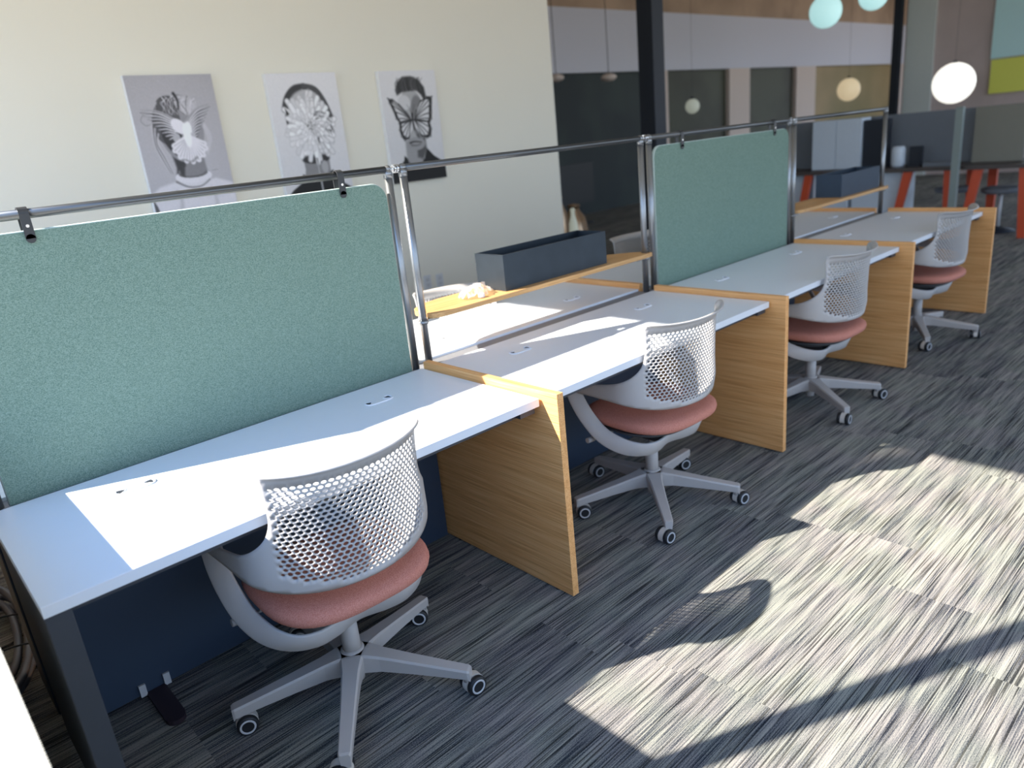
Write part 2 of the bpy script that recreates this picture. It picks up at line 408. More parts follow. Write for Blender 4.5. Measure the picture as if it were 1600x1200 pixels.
box('end_panel', -1.409, -1.395, .803, 1.02, .01, DH-DT-.001, M['darkmetal'], r1, 0, (r1.location.x, r1.location.y, 0))
bm = bmesh.new()  # flat stabiliser foot with two bright clips under the nearest desk
ox, oy = d1.location.x, d1.location.y
poly = [(-.028, .0), (-.028, -.17)] + [(-.028*math.cos(a), -.17-.03*math.sin(a)) for a in (.5, 1.0, PI/2, 2.1, 2.6)] + [(.028, -.17), (.028, 0)]
prism(bm, poly, .0, .014)
o = obj('stabiliser_foot', bm, M['foot'], d1); o.location = (-1.165-ox, .675-oy, .001)
for sx_ in (-.0355, .0355):
    bm = bmesh.new(); bx(bm, -.0095, .0095, -.004, .004, .01, .05)
    o = obj('foot_clip', bm, M['ring'], d1); o.location = (-1.165-ox+sx_, .672-oy, 0)

# trough between the two rows
for k, nm in enumerate(('cable trough between the rows beside the large near green screen', 'cable trough between the rows under the grey planter',
                        'cable trough between the rows behind the far green screen', 'cable trough between the rows under the blue-black planter')):
    x0 = -1.412 if k == 0 else (k-1)*L+T+.004
    o = box('cable_trough', -(k*L-.012-x0)/2, (k*L-.012-x0)/2, -.0435, .0435, -.05, .0, M['beam'])
    o.location = ((k*L-.012+x0)/2, .745, DH-.010); prop(o, 'grey metal '+nm, 'cable trough')

# oak divider panels
def divider(x, front, label, thick=T):
    e_ = empty('divider_panel', (x+thick/2, .35 if front else 1.12, 0)); prop(e_, label, 'divider')
    y0, y1 = (0, .70) if front else (.79, 1.475)
    box('panel_board', -thick/2, thick/2, y0-e_.location.y, y1-e_.location.y, .006, H, M['wood_y'], e_, .001)
    for yy in (y0+.08, y1-.08):
        bm = bmesh.new(); lathe(bm, [(.014, 0), (.014, .004), (.008, .0062)], 14)
        g_ = obj('glide', bm, M['tyre'], e_); g_.location = (0, yy-e_.location.y, 0)
for k, (lf, lr) in enumerate((('nearest oak divider panel, sun catching its front top corner', 'oak divider panel on the wall side, its edge showing beside the near green screen'),
                              ('oak divider panel between the second and third chairs', 'oak divider panel on the wall side below the rounded end of the oak shelf'),
                              ('oak divider panel between the third and farthest chairs', 'oak divider panel on the wall side behind the far green screen'),
                              ('oak end panel closing the far end of the row, beyond the farthest chair', 'oak end panel on the wall side at the far end of the row'))):
    divider(k*L, True, lf); divider(k*L, False, lr)

# ------------------------------------------------------------------ post and rail frames
ZR = 1.444; YP = .742
FR = ('carrying the large near green screen', 'over the desk with the grey planter shelf', 'carrying the far green screen', 'at the row end over the blue-black planter')
for k in range(4):
    s = (k-1)*L
    a, b = s+.057, s+L-.0075
    if k == 3: b = s+L-.036
    e_ = empty('rail_frame', ((a+b)/2, YP, DH-.010)); prop(e_, 'dark steel post and rail frame '+FR[k], 'frame')
    zb = DH-.010
    for x in (a, b):
        bm = bmesh.new()
        X = x-e_.location.x
        cyl(bm, (X, 0, .001), (X, 0, ZR-zb-.03), .0145)
        cyl(bm, (X, 0, ZR-zb-.03), (X, 0, ZR-zb), .016)
        sph(bm, (X, 0, ZR-zb), .016)
        obj('post', bm, M['steel'], e_)
    bm = bmesh.new(); cyl(bm, (a-e_.location.x, 0, ZR-zb), (b-e_.location.x, 0, ZR-zb), .0125)
    obj('rail', bm, M['darksteel'], e_)
    if k < 3:
        bm = bmesh.new(); X = b-e_.location.x
        cyl(bm, (X+.014, 0, ZR-zb), (X+.0505, 0, ZR-zb), .007); cyl(bm, (X+.024, 0, ZR-zb), (X+.031, 0, ZR-zb), .015); cyl(bm, (X+.036, 0, ZR-zb), (X+.043, 0, ZR-zb), .015)
        obj('connector', bm, M['chrome'], e_)

def strap(parent, x, y, z):
    # folded leather strap over the rail, z is the rail centre
    bm = bmesh.new(); w2 = .0115; th = .0028
    prof = [Vector((0, .0165, -.070)), Vector((0, .0165, -.02))]
    for i in range(9):
        a = PI*i/8; prof.append(Vector((0, .0165*math.cos(a), .0165*math.sin(a))))
    prof += [Vector((0, -.0165, -.02)), Vector((0, -.0165, -.062))]
    A = []
    for i, p in enumerate(prof):
        q0 = prof[max(i-1, 0)]; q1 = prof[min(i+1, len(prof)-1)]; d = (q1-q0).normalized(); nrm = Vector((0, d.z, -d.y))
        A.append([bm.verts.new(p+Vector((sx_*w2, 0, 0))+nrm*sn*th/2) for sx_, sn in ((-1, -1), (1, -1), (1, 1), (-1, 1))])
    for R0, R1 in zip(A, A[1:]):
        for j in range(4): bm.faces.new((R0[j], R0[(j+1) % 4], R1[(j+1) % 4], R1[j]))
    bm.faces.new(A[0][::-1]); bm.faces.new(A[-1])
    for yy, zz in ((-.0165, -.062), (.0165, -.070)):
        cyl(bm, (0, yy-th/2, zz), (0, yy+th/2, zz), w2)
    o = obj('hanging_strap', bm, M['leather'], parent); o.location = (x, y, z)
    bm = bmesh.new(); cyl(bm, (0, -.0165-th/2-.002, -.03), (0, -.0165, -.03), .004)
    obj('rivet', bm, M['chrome'], o)
for k, label in ((0, 'large green felt privacy screen hanging at the left over the nearest desk'), (2, 'green felt privacy screen hanging over the third desk, further off')):
    s = (k-1)*L; x0, x1, z0, z1, r = s+.085, s+1.407, .7068, 1.400, .055
    e_ = empty('privacy_screen', ((x0+x1)/2, YP, z0)); prop(e_, label, 'screen')
    W2 = (x1-x0)/2; HH = z1-z0
    out = [(-W2, 0), (W2, 0)]
    for cx, a0 in ((W2-r, 0), (-W2+r, PI/2)):
        for i in range(9):
            a = a0+PI/2*i/8; out.append((cx+r*math.cos(a), HH-r+r*math.sin(a)))
    bm = bmesh.new()
    A = [bm.verts.new((x, -.011, z)) for x, z in out]; B = [bm.verts.new((x, .011, z)) for x, z in out]
    bm.faces.new(A); bm.faces.new(B[::-1])
    for i in range(len(out)): bm.faces.new((A[i], A[(i+1) % len(out)], B[(i+1) % len(out)], B[i]))
    obj('felt_panel', bm, M['green'], e_)
    bm = bmesh.new(); tube(bm, [Vector((x, .0, z)) for x, z in out[1:]]+[Vector((-W2, 0, 0))], .0035, 8)
    bmesh.ops.scale(bm, vec=(1, 2.6, 1), verts=bm.verts[:])
    obj('edge_piping', bm, M['greenedge'], e_)
    for dx in (.312, 1.235): strap(e_, s+dx-e_.location.x, 0, ZR-z0)

# ------------------------------------------------------------------ shelves and planters
def shelf(s, label):
    e_ = empty('oak_shelf', (s+.77, .815, .885)); prop(e_, label, 'shelf')
    x0, x1, y0, y1 = s+.080-(s+.77), s+1.46-(s+.77), .70-.815, .93-.815
    pts = [(x0, y0+.035), (x0+.006, y0+.020), (x0+.02, y0+.010), (x0+.06, y0+.003), (x0+.16, y0), (x1-.10, y0), (x1-.04, y0+.002), (x1-.01, y0+.010), (x1-.003, YP-.815-.017), (s+1.4325-s-.77-.017, YP-.815-.017), (s+1.4325-s-.77-.017, YP-.815+.017), (x1-.004, YP-.815+.017), (x1-.008, y0+.068), (x1-.03, y0+.10),
           (x1-.08, y0+.15), (x1-.15, y1-.02), (x1-.24, y1), (x0+.2, y1), (x0+.1, y1-.015), (x0+.03, y1-.06), (x0+.005, y1-.10)]
    bm = bmesh.new(); prism(bm, pts, 0, .020); obj('shelf_board', bm, M['wood_x'], e_, bevel=.002)
    for X in (s+.057, s+1.4325):
        bm = bmesh.new(); X -= s+.77
        cyl(bm, (X, YP-.815, -.016), (X, YP-.815, -.002), .019)
        bx(bm, min(X, X+(.07 if X < 0 else -.07)), max(X, X+(.07 if X < 0 else -.07)), YP-.815-.009, YP-.815+.009, -.012, -.001)
        obj('bracket', bm, M['steel'], e_)
shelf(0, 'long oak shelf with rounded ends, holding the grey planter and plastic bag')
shelf(2*L, 'oak shelf at the row end holding the blue-black planter')
def planter(x0, x1, y0, y1, z, h, rz, m, label):
    cx, cy = (x0+x1)/2, (y0+y1)/2; bm = bmesh.new(); X, Y = (x1-x0)/2, (y1-y0)/2; t = .006
    bx(bm, -X, X, -Y, -Y+t, 0, h); bx(bm, -X, X, Y-t, Y, 0, h); bx(bm, -X, -X+t, -Y+t, Y-t, 0, h); bx(bm, X-t, X, -Y+t, Y-t, 0, h); bx(bm, -X+t, X-t, -Y+t, Y-t, 0, t)
    o = obj('trough_planter', bm, m, smooth=False); o.location = (cx, cy, z); o.rotation_euler = (0, 0, rz); prop(o, label, 'planter')
planter(.487, 1.137, .738, .915, .906, .150, 0, M['planter'], 'long empty grey metal trough planter on the nearer oak shelf')
planter(3.60, 4.22, .735, .915, .906, .150, 0, M['planter_blue'], 'blue-black metal trough planter on the oak shelf at the row end')

# crumpled clear plastic bag with a white cap
m, t, b = newmat('clear_plastic'); b.inputs['Base Color'].default_value = (.93, .90, .88, 1); b.inputs['Roughness'].default_value = .15
b.inputs['Transmission Weight'].default_value = .55; b.inputs['IOR'].default_value = 1.2; b.inputs['Alpha'].default_value = .6
M['plastic'] = m
bm = bmesh.new()
random.seed(11)
n = 16; gv = []
for i in range(n+1):
    row = []
    for j in range(9):
        u, v = i/n-.5, j/8-.5
        ex = .17*u*(1-.35*abs(v)); ey = .11*v*(1-.5*abs(u))
        z = .004+max(0, .030*(1-(2*u)**2)*(1-(2*v)**2))+random.uniform(0, .020)
        if i >= n-2 and j > 4: z += .018
        row.append(bm.verts.new((ex+random.uniform(-.005, .005), ey+random.uniform(-.004, .004), z)))
    gv.append(row)
for i in range(n):
    for j in range(8): bm.faces.new((gv[i][j], gv[i+1][j], gv[i+1][j+1], gv[i][j+1]))
e_ = obj('plastic_bag', bm, M['plastic']); e_.location = (.372, .80, .9055); e_.rotation_euler = (0, 0, .25)
prop(e_, 'crumpled clear plastic bag with white cap on the oak shelf beside the planter', 'plastic bag')
bm = bmesh.new(); lathe(bm, [(.013, 0), (.014, .003), (.014, .014), (.011, .016)], 18)
o = obj('cap', bm, M['grommet'], e_); o.location = (-.02, -.045, .001); o['label'] = 'white cap'

# ------------------------------------------------------------------ chair
def build_backrest(parent):
    half = [(0, .493), (.12, .496), (.21, .506), (.28, .520), (.35, .531), (.46, .537), (.555, .540), (.570, .560), (.555, .580), (.46, .585), (.38, .598), (.325, .612), (.280, .634), (.247, .664), (.231, .70),
            (.229, .74), (.234, .78), (.237, .806), (.229, .828), (.205, .842), (.15, .846), (0, .846)]
    full = [(x, z, 0) for x, z in half]+[(-x, z, 0) for x, z in half[-2:0:-1]]
    out = [(p.x, p.y) for p in catmull(full, 4, True)]
    verts = [Vector(p) for p in out]; edges = [(i, (i+1) % len(out)) for i in range(len(out))]
    poly = np.array(out)
    def inside(x, y):
        c = False; j = len(poly)-1
        for i in range(len(poly)):
            if (poly[i][1] > y) != (poly[j][1] > y) and x < (poly[j][0]-poly[i][0])*(y-poly[i][1])/(poly[j][1]-poly[i][1])+poly[i][0]: c = not c
            j = i
        return c
    def dist(x, y):
        P = poly; Q = np.roll(poly, -1, 0); d = Q-P; t_ = np.clip(((x-P[:, 0])*d[:, 0]+(y-P[:, 1])*d[:, 1])/(d**2).sum(1), 0, 1)
        return float(np.sqrt(((P+d*t_[:, None]-np.array([x, y]))**2).sum(1)).min())
    holes = []
    dx, dz = .0178, .0118
    zz = .505; r_ = 0
    while zz < .796:
        k = -14
        while k <= 14:
            s_ = k*dx+(dx/2 if r_ % 2 else 0)
            if inside(s_, zz) and abs(s_) < .226:
                d_ = dist(s_, zz)
                ss = abs(s_)
                lim = .503+.030*(ss/.22)**2*1.6
                if d_ > .0150 and zz > lim+.006:
                    f_ = min(1, .55+(d_-.0150)*22, .62+(.232-ss)*14)
                    holes.append((s_, zz, .0071*f_, .0056*f_))
            k += 1
        zz += dz; r_ += 1
    hn = 10
    for hx, hz, ra, rb in holes:
        b0 = len(verts)
        for i in range(hn):
            a = 2*PI*i/hn; verts.append(Vector((hx+ra*math.cos(a), hz+rb*math.sin(a))))
            edges.append((b0+i, b0+(i+1) % hn))
    hp = np.array([(h[0], h[1]) for h in holes])
    x = -.56
    while x <= .56:
        z = .50
        while z < .846:
            if inside(x, z) and dist(x, z) > .006 and (np.abs(hp-np.array([x, z])).max(1).min() > .011): verts.append(Vector((x, z)))
            z += .0115
        x += .0115
    V, E_, F_, _, _, _ = delaunay_2d_cdt(verts, edges, [], 0, 1e-7)
    N_ = 800; ds = .6/N_; tab = [(0, 0)]; px = py = 0
    for i in range(N_):
        s_ = i*ds
        ph = 3.2*s_ if s_ < .25 else min(1.5, .80+(s_-.25)*6.7)
        px += math.cos(ph)*ds; py += math.sin(ph)*ds; tab.append((px, py))
    zp = [.48, .495, .55, .62, .70, .77, .80]; yp = [-.232, -.235, -.245, -.243, -.245, -.250, -.253]
    def m3(s_, z):
        q = min(abs(s_), .5999)/ds; i = int(q); f_ = q-i
        X = tab[i][0]*(1-f_)+tab[min(i+1, N_)][0]*f_; Y = tab[i][1]*(1-f_)+tab[min(i+1, N_)][1]*f_
        ph = 3.2*abs(s_) if abs(s_) < .25 else min(1.5, .80+(abs(s_)-.25)*6.7)
        wgt = 1-min(1, max(0, (abs(s_)-.26)/.15)); yy = float(np.interp(z, zp, yp))
        out_ = 0; zz_ = z
        if z > .798:    # the top edge rolls outwards
            a_ = (z-.798)/.030; out_ = .030*(1-math.cos(a_)); zz_ = .798+.030*math.sin(a_)
        zz_ += max(0, z-.74)/.10*.014*(min(abs(s_), .25)/.25)**3
        return Vector((math.copysign(X+out_*math.sin(ph), s_), Y-out_*math.cos(ph)+yy*wgt+(-.243)*(1-wgt), zz_))
    bm = bmesh.new()
    bv = [bm.verts.new(m3(v.x, v.y)) for v in V]
    for f in F_:
        cx = sum(V[i].x for i in f)/len(f); cz = sum(V[i].y for i in f)/len(f)
        if not inside(cx, cz): continue
        q = hp-np.array([cx, cz]); i = int((q**2).sum(1).argmin()); h = holes[i]
        if ((cx-h[0])/h[2])**2+((cz-h[1])/h[3])**2 < .93: continue
        try: bm.faces.new([bv[i] for i in f])
        except ValueError: pass
    bmesh.ops.delete(bm, geom=[v for v in bm.verts if not v.link_faces], context='VERTS')
    o = obj('backrest', bm, M['chair'], parent, smooth=True)
    s_ = o.modifiers.new('thickness', 'SOLIDIFY'); s_.thickness = .006; s_.offset = 0
    return o
def loft(bm, rings, cap=True, smooth=True):
    R_ = [[bm.verts.new(p) for p in r] for r in rings]
    for A, B in zip(R_, R_[1:]):
        for j in range(len(A)):
            f = bm.faces.new((A[j], A[(j+1) % len(A)], B[(j+1) % len(A)], B[j])); f.smooth = smooth
    if cap: bm.faces.new(R_[0][::-1]); bm.faces.new(R_[-1])
def superring(a, b, k, z, cy=0, n=48, zf=None):
    out = []
    for i in range(n):
        t_ = 2*PI*i/n; c, s_ = math.cos(t_), math.sin(t_)
        x = math.copysign(abs(c)**(2/k), c)*a; y = math.copysign(abs(s_)**(2/k), s_)*b
        out.append(Vector((x, y+cy, z+(zf(x, y) if zf else 0))))
    return out
def chair_proto():
    e_ = empty('office_chair', (0, 0, 0))
    build_backrest(e_)
    # seat cushion
    bm = bmesh.new()
    zf = lambda x, y: -.012*max(0, (y-.10)/.12)**2+.006*(abs(x)/.23)**3
    rings = [superring(.237*s_, .234*s_, 3.0, z-.013, -.003, zf=zf) for s_, z in ((.80, .404), (.93, .408), (.985, .417), (1.0, .430), (.99, .442), (.95, .450), (.85, .455), (.6, .457), (.3, .457), (.02, .457))]
    loft(bm, rings); obj('seat', bm, M['seat'], e_)
    bm = bmesh.new(); rings = [superring(.225*s_, .212*s_, 2.5, z) for s_, z in ((.35, .335), (.6, .348), (.85, .368), (.97, .384), (.97, .390))]
    loft(bm, rings); obj('seat_pan', bm, M['pan'], e_)
    # cradle strap running from one back wing, under the seat, to the other
    half = [(0, -.100, .315), (.08, -.120, .315), (.14, -.125, .318), (.193, -.102, .325), (.233, -.050, .342), (.258, .020, .376), (.270, .083, .435), (.272, .134, .50), (.266, .172, .562)]
    P = [(-x, y, z) for x, y, z in half[:0:-1]]+half
    pts = catmull(P, 6); rings = []
    for i, p in enumerate(pts):
        d = (pts[min(i+1, len(pts)-1)]-pts[max(i-1, 0)]).normalized()
        kk = min(1, max(0, abs(i/(len(pts)-1)-.5)*2-.25)/.45); wv = Vector((-math.copysign(.85*kk, p.x), -.45-.25*kk, 1-.75*kk)); wv = (wv-d*wv.dot(d)).normalized(); nv = d.cross(wv)
        k_ = min(1, abs(i/(len(pts)-1)-.5)*2); hw = .033-.003*k_; ht = .0055
        rings.append([p+wv*a+nv*b for a, b in ((-hw, -ht*.5), (-hw*.9, -ht), (hw*.9, -ht), (hw, -ht*.5), (hw, ht*.5), (hw*.9, ht), (-hw*.9, ht), (-hw, ht*.5))])
    bm = bmesh.new(); loft(bm, rings); obj('cradle_strap', bm, M['chair'], e_)
    # tilt mechanism, lever, gas lift
    bm = bmesh.new(); bx(bm, -.06, .06, -.09, .09, .300, .336); obj('tilt_mechanism', bm, M['pan'], e_, bevel=.008)
    bm = bmesh.new(); cyl(bm, (-.05, .08, .335), (-.255, .08, .345), .005, n=10); cyl(bm, (-.25, .08, .345), (-.285, .08, .347), .011, n=14); obj('lever', bm, M['base'], e_)
    bm = bmesh.new()
    cyl(bm, (0, 0, .245), (0, 0, .302), .012, mi=1); cyl(bm, (0, 0, .125), (0, 0, .25), .0265); cyl(bm, (0, 0, .035), (0, 0, .08), .021)
    obj('gas_lift', bm, [M['base'], M['chrome']], e_)
    # five-star base
    st = obj_star(e_)
    return e_
def obj_star(e_):
    bm = bmesh.new(); lathe(bm, [(.030, .070), (.040, .085), (.042, .125), (.034, .142), (.028, .146)], 30)
    for k in range(5):
        a = PI/2+k*2*PI/5; d = Vector((math.cos(a), math.sin(a), 0)); s_ = Vector((-d.y, d.x, 0)); rings = []
        for r_, w2, zt, zb in ((.015, .034, .140, .072), (.045, .029, .140, .078), (.09, .0225, .132, .080), (.18, .019, .117, .074), (.28, .0165, .101, .066), (.345, .015, .091, .060), (.352, .012, .088, .050)):
            c_ = d*r_; rings.append([c_+s_*w2*1.18*x+Vector((0, 0, zt if t_ else zb))-Vector((0, 0, q)) for x, t_, q in ((-.8, 1, 0), (.8, 1, 0), (1, 1, .006), (.85, 0, 0), (-.85, 0, 0), (-1, 1, .006))])
        loft(bm, rings, smooth=False)
        cyl(bm, d*.338+Vector((0, 0, .046)), d*.338+Vector((0, 0, .075)), .011, n=14)
    st = obj('star_base', bm, M['base'], e_)
    return st
def castor_meshes():
    bm = bmesh.new()
    # axis along y; hood is an arched cover between the wheels
    n = 18; R0 = .0305; A = []
    for i in range(n+1):
        a = -.45+(PI+.55)*i/n
        A.append([bm.verts.new((math.cos(a)*r_, yy, .030+math.sin(a)*r_)) for r_, yy in ((R0, -.0105), (R0, .0105), (R0-.006, .0105), (R0-.006, -.0105))])
    for P, Q in zip(A, A[1:]):
        for j in range(4):
            f = bm.faces.new((P[j], P[(j+1) % 4], Q[(j+1) % 4], Q[j]))
    bm.faces.new(A[0][::-1]); bm.faces.new(A[-1])
    cyl(bm, (0, -.009, .030), (0, .009, .030), .012, n=14)
    me = bpy.data.meshes.new('castor_hood'); bmesh.ops.recalc_face_normals(bm, faces=bm.faces[:]); bm.to_mesh(me); bm.free(); me.materials.append(M['hood'])
    bm = bmesh.new()
    prof = [(.020, .0), (.0275, .0005), (.0295, .003), (.0295, .013), (.0275, .0165), (.0235, .0175)]
    n = 28; rings = []
    for r_, h in prof: rings.append([bm.verts.new((r_*math.cos(2*PI*j/n), h, r_*math.sin(2*PI*j/n))) for j in range(n)])
    for P, Q in zip(rings, rings[1:]):
        for j in range(n): bm.faces.new((P[j], P[(j+1) % n], Q[(j+1) % n], Q[j])).smooth = True
    bm.faces.new(rings[0]); bm.faces.new(rings[-1])
    rr = []
    for r_, h in ((.0225, .0172), (.0215, .0192), (.0175, .0192), (.0165, .0172)): rr.append([bm.verts.new((r_*math.cos(2*PI*j/n), h, r_*math.sin(2*PI*j/n))) for j in range(n)])
    for P, Q in zip(rr, rr[1:]):
        for j in range(n):
            f = bm.faces.new((P[j], P[(j+1) % n], Q[(j+1) % n], Q[j])); f.material_index = 1
    me2 = bpy.data.meshes.new('wheel'); bmesh.ops.recalc_face_normals(bm, faces=bm.faces[:]); bm.to_mesh(me2); bm.free(); me2.materials.append(M['tyre']); me2.materials.append(M['ring'])
    return me, me2
HOOD, WHEEL = castor_meshes()
PROTO = chair_proto()
STAR = [c for c in children(PROTO) if c.name.startswith('star_base')][0]
def place_chair(x, y, rz, star, castors, label, proto=None):
    r = PROTO if proto else copy_tree(PROTO)
    r.location = (x, y, 0); r.rotation_euler = (0, 0, rz); prop(r, label, 'chair', 'perforated office chairs with salmon seats')
    if proto: pass
    stb = [c for c in children(r) if c.name.startswith('star_base')][0]
    stb.rotation_euler = (0, 0, star-rz)
    for k in range(5):
        a = PI/2+k*2*PI/5+star-rz
        ca = bpy.data.objects.new('castor', HOOD); C.objects.link(ca); ca.parent = r
        ang = castors[k]-rz   # world direction the ringed outer face points to
        off = Vector((math.cos(ang+PI/2), math.sin(ang+PI/2)))*.018*(1 if k % 2 else -1)
        ca.location = (math.cos(a)*.338+off.x, math.sin(a)*.338+off.y, 0); ca.rotation_euler = (0, 0, ang-PI/2)
        for s_ in (0, 1):
            wl = bpy.data.objects.new('wheel', WHEEL); C.objects.link(wl); wl.parent = ca
            wl.location = (0, .0115 if s_ == 0 else -.0115, .030); wl.rotation_euler = (0, 0, 0 if s_ == 0 else PI)
CA = math.atan2(-1, -.45)
chairs = [
 (-.730, .198, R_ := math.radians(-2), 0.0, (CA, CA+.1, CA-.35, CA+.35, CA-.2), 'nearest office chair with salmon seat, its perforated back against the first desk'),
 (.733, .211, math.radians(-3), math.radians(-7.5), (CA+.2, CA-.2, CA+.3, CA+.2, CA), 'second office chair, tucked between the nearest and second oak dividers'),
 (2.127, .207, math.radians(-2), math.radians(1), (CA, CA+.2, CA+.5, CA+.1, CA-.2), 'third office chair, in the shade before the far green screen'),
 (3.60, .20, math.radians(-5), math.radians(-24), (CA, CA+.2, CA+.2, CA+.9, CA+.1), 'farthest office chair of the row, beside the oak end panel'),
 (.633, 1.17, math.radians(162), math.radians(20), (CA, CA+.2, 0, .6, 1), 'office chair on the wall side, its back showing behind the plastic bag'),
 (2.32, 1.33, math.radians(180), math.radians(10), (CA, CA+.2, 0, .6, 1), 'office chair on the wall side, its back showing right of the grey planter'),
]
for i in range(len(chairs)-1, -1, -1):   # copies first, the prototype itself becomes the nearest chair
    c = chairs[i]; place_chair(*c, proto=(i == 0))

# ------------------------------------------------------------------ pictures on the wall
def paint(kind, NX=170, NY=250):
    U, V = np.meshgrid(np.linspace(0, 1, NX), np.linspace(0, 1, NY)); A = 1.5
    rng = np.random.default_rng(kind)
    X = U; Yv = V*A
    img = np.zeros_like(U)
    def ell(cx, cy, rx, ry, rot=0, soft=.03):
        dx, dy = X-cx, Yv-cy*A; c, s_ = math.cos(rot), math.sin(rot)
        a, b_ = (dx*c+dy*s_)/rx, (-dx*s_+dy*c)/ry; r = np.sqrt(a*a+b_*b_)
        return np.clip((1-r)/soft*min(rx, ry)/.2+.5, 0, 1)
    def pol(pts, soft=.008):
        P = np.array([(p[0], p[1]*A) for p in pts]); ins = np.zeros_like(U, bool); d = np.full_like(U, 9.)
        j = len(P)-1
        for i in range(len(P)):
            x0, y0 = P[j]; x1, y1 = P[i]
            cnd = ((y1 > Yv) != (y0 > Yv)) & (X < (x0-x1)*(Yv-y1)/((y0-y1) if y0 != y1 else 1e-9)+x1); ins ^= cnd
            ex, ey = x1-x0, y1-y0; t_ = np.clip(((X-x0)*ex+(Yv-y0)*ey)/(ex*ex+ey*ey+1e-9), 0, 1)
            d = np.minimum(d, np.hypot(X-x0-ex*t_, Yv-y0-ey*t_)); j = i
        return np.clip(np.where(ins, d, -d)/soft+.5, 0, 1)
    def stroke(pts, w0, w1=None, soft=.006):
        w1 = w0 if w1 is None else w1; P = [(p.x, p.y*A) for p in catmull([(a, b_, 0) for a, b_ in pts], 5)]; m_ = np.zeros_like(U); n_ = len(P)-1
        for i in range(n_):
            x0, y0 = P[i]; x1, y1 = P[i+1]; ex, ey = x1-x0, y1-y0
            t_ = np.clip(((X-x0)*ex+(Yv-y0)*ey)/(ex*ex+ey*ey+1e-9), 0, 1); w_ = w0+(w1-w0)*(i+t_)/n_
            m_ = np.maximum(m_, np.clip((w_-np.hypot(X-x0-ex*t_, Yv-y0-ey*t_))/soft+.5, 0, 1))
        return m_
    def put(mask, val, al=1):
        nonlocal img
        img = img*(1-mask*al)+val*mask*al
    if kind == 1:
        img[:] = .66+.05*V-.05*np.hypot(U-.5, V-.5)
        put(pol([(0, .84), (.12, .79), (.3, .765), (.55, .78), (.8, .765), (1, .81), (1, 1), (0, 1)], .03), .80)
        put(pol([(0, .86), (.04, .93), (.06, 1), (0, 1)], .01), .35)
        put(stroke([(.30, .83), (.33, .9), (.30, 1)], .012, .03, .03), .66, .6); put(stroke([(.72, .83), (.75, .92), (.73, 1)], .012, .03, .03), .68, .6)
        put(pol([(.35, .56), (.70, .56), (.71, .68), (.72, .73), (.5, .76), (.34, .73), (.36, .68)], .02), .50)
        put(pol([(.33, .54), (.50, .58), (.46, .66), (.40, .73), (.34, .72), (.36, .66)], .03), .24)
        put(ell(.535, .735, .22, .075, 0, .02), .82); put(ell(.535, .712, .175, .050, 0, .02), .40); put(ell(.53, .695, .165, .055, 0, .03), .50)
        put(pol([(.38, .66), (.46, .64), (.43, .735), (.385, .72)], .03), .25)
        put(stroke([(.32, .765), (.45, .81), (.6, .812), (.72, .77)], .008, .004, .02), .35)
        put(ell(.51, .38, .265, .37, .05, .04), .55)
        put(ell(.36, .33, .16, .24, .2, .05), .34); put(ell(.40, .46, .11, .20, -.4, .06), .22)
        put(ell(.39, .215, .13, .10, -.5, .05), .33); put(ell(.62, .22, .14, .09, .6, .06), .70)
        put(ell(.46, .50, .10, .07, -.5, .05), .16)
        for i in range(26):
            a = rng.uniform(.28, .74); put(stroke([(a, .13+rng.uniform(0, .05)+.3*abs(a-.52)**1.5), (a+rng.uniform(-.08, .05), .2), (a+rng.uniform(-.1, .08), .28)], .006, .003, .008), rng.choice([.25, .78, .6, .85]), .6)
        put(stroke([(.51, .13), (.54, .18), (.53, .24)], .014, .008, .02), .12)
        for q in range(5):
            put(stroke([(.19+.012*q, .33+.02*q), (.17+.01*q, .48), (.20+.015*q, .58), (.27+.01*q, .70)], .010, .002, .012), .36 if q % 2 else .75, .8)
            put(stroke([(.76+.01*q, .36), (.80+.012*q, .46), (.76, .55+.01*q)], .006, .003, .012), .78, .5)
        put(stroke([(.12, .27), (.08, .31), (.12, .345), (.18, .34)], .004, .003, .01), .5)
        for s_, root, tip in ((0, (.50, .335), (.10, .235)), (1, (.57, .345), (.90, .215))):
            for q in range(9):
                f = q/8; a0 = (root[0]+(tip[0]-root[0])*(.05+.15*f), root[1]+.012+.10*f)
                b1 = (tip[0]+(root[0]-tip[0])*f*.62, tip[1]+.02+.20*f); mid = ((a0[0]+b1[0])/2, (a0[1]+b1[1])/2-.028*(1-f))
                put(stroke([a0, mid, b1], .019, .006, .008), .34+.08*(q % 2)); put(stroke([(a0[0], a0[1]-.006), (mid[0], mid[1]-.006), b1], .007, .002, .006), .86)
            put(stroke([root, ((root[0]+tip[0])/2, (root[1]+tip[1])/2-.03), tip], .018, .004, .012), .60)
        put(ell(.49, .365, .07, .10, -.8, .05), .86); put(ell(.585, .40, .045, .10, .15, .05), .93)
        put(ell(.435, .445, .04, .05, .5, .04), .68); put(ell(.62, .45, .045, .05, -.5, .04), .70)
        for q in range(15):
            a = PI*(.10+.80*q/14); L_ = .24 if q % 2 else .215
            p1 = (.565+math.cos(a)*L_*.88, .455+math.sin(a)*L_*.72)
            put(stroke([(.565, .43), p1], .010, .030, .012), .84); put(stroke([(.565, .45), p1], .002, .004, .008), .55, .7)
        put(ell(.565, .43, .045, .13, 0, .06), .93)
        put(stroke([(.62, .60), (.55, .625), (.46, .605)], .012, .004, .03), .30, .6)
        put(stroke([(.77, .705), (.80, .702), (.84, .703)], .002), .4, .8)
        tint = np.array([1.0, .985, 1.07])
    elif kind == 2:
        img[:] = .78+.05*(1-V)
        put(pol([(.32, .66), (.70, .66), (.70, .80), (.72, .86), (.30, .86), (.33, .78)], .02), .50)
        put(ell(.51, .70, .20, .055, 0, .05), .18); put(ell(.62, .77, .05, .08, 0, .06), .62)
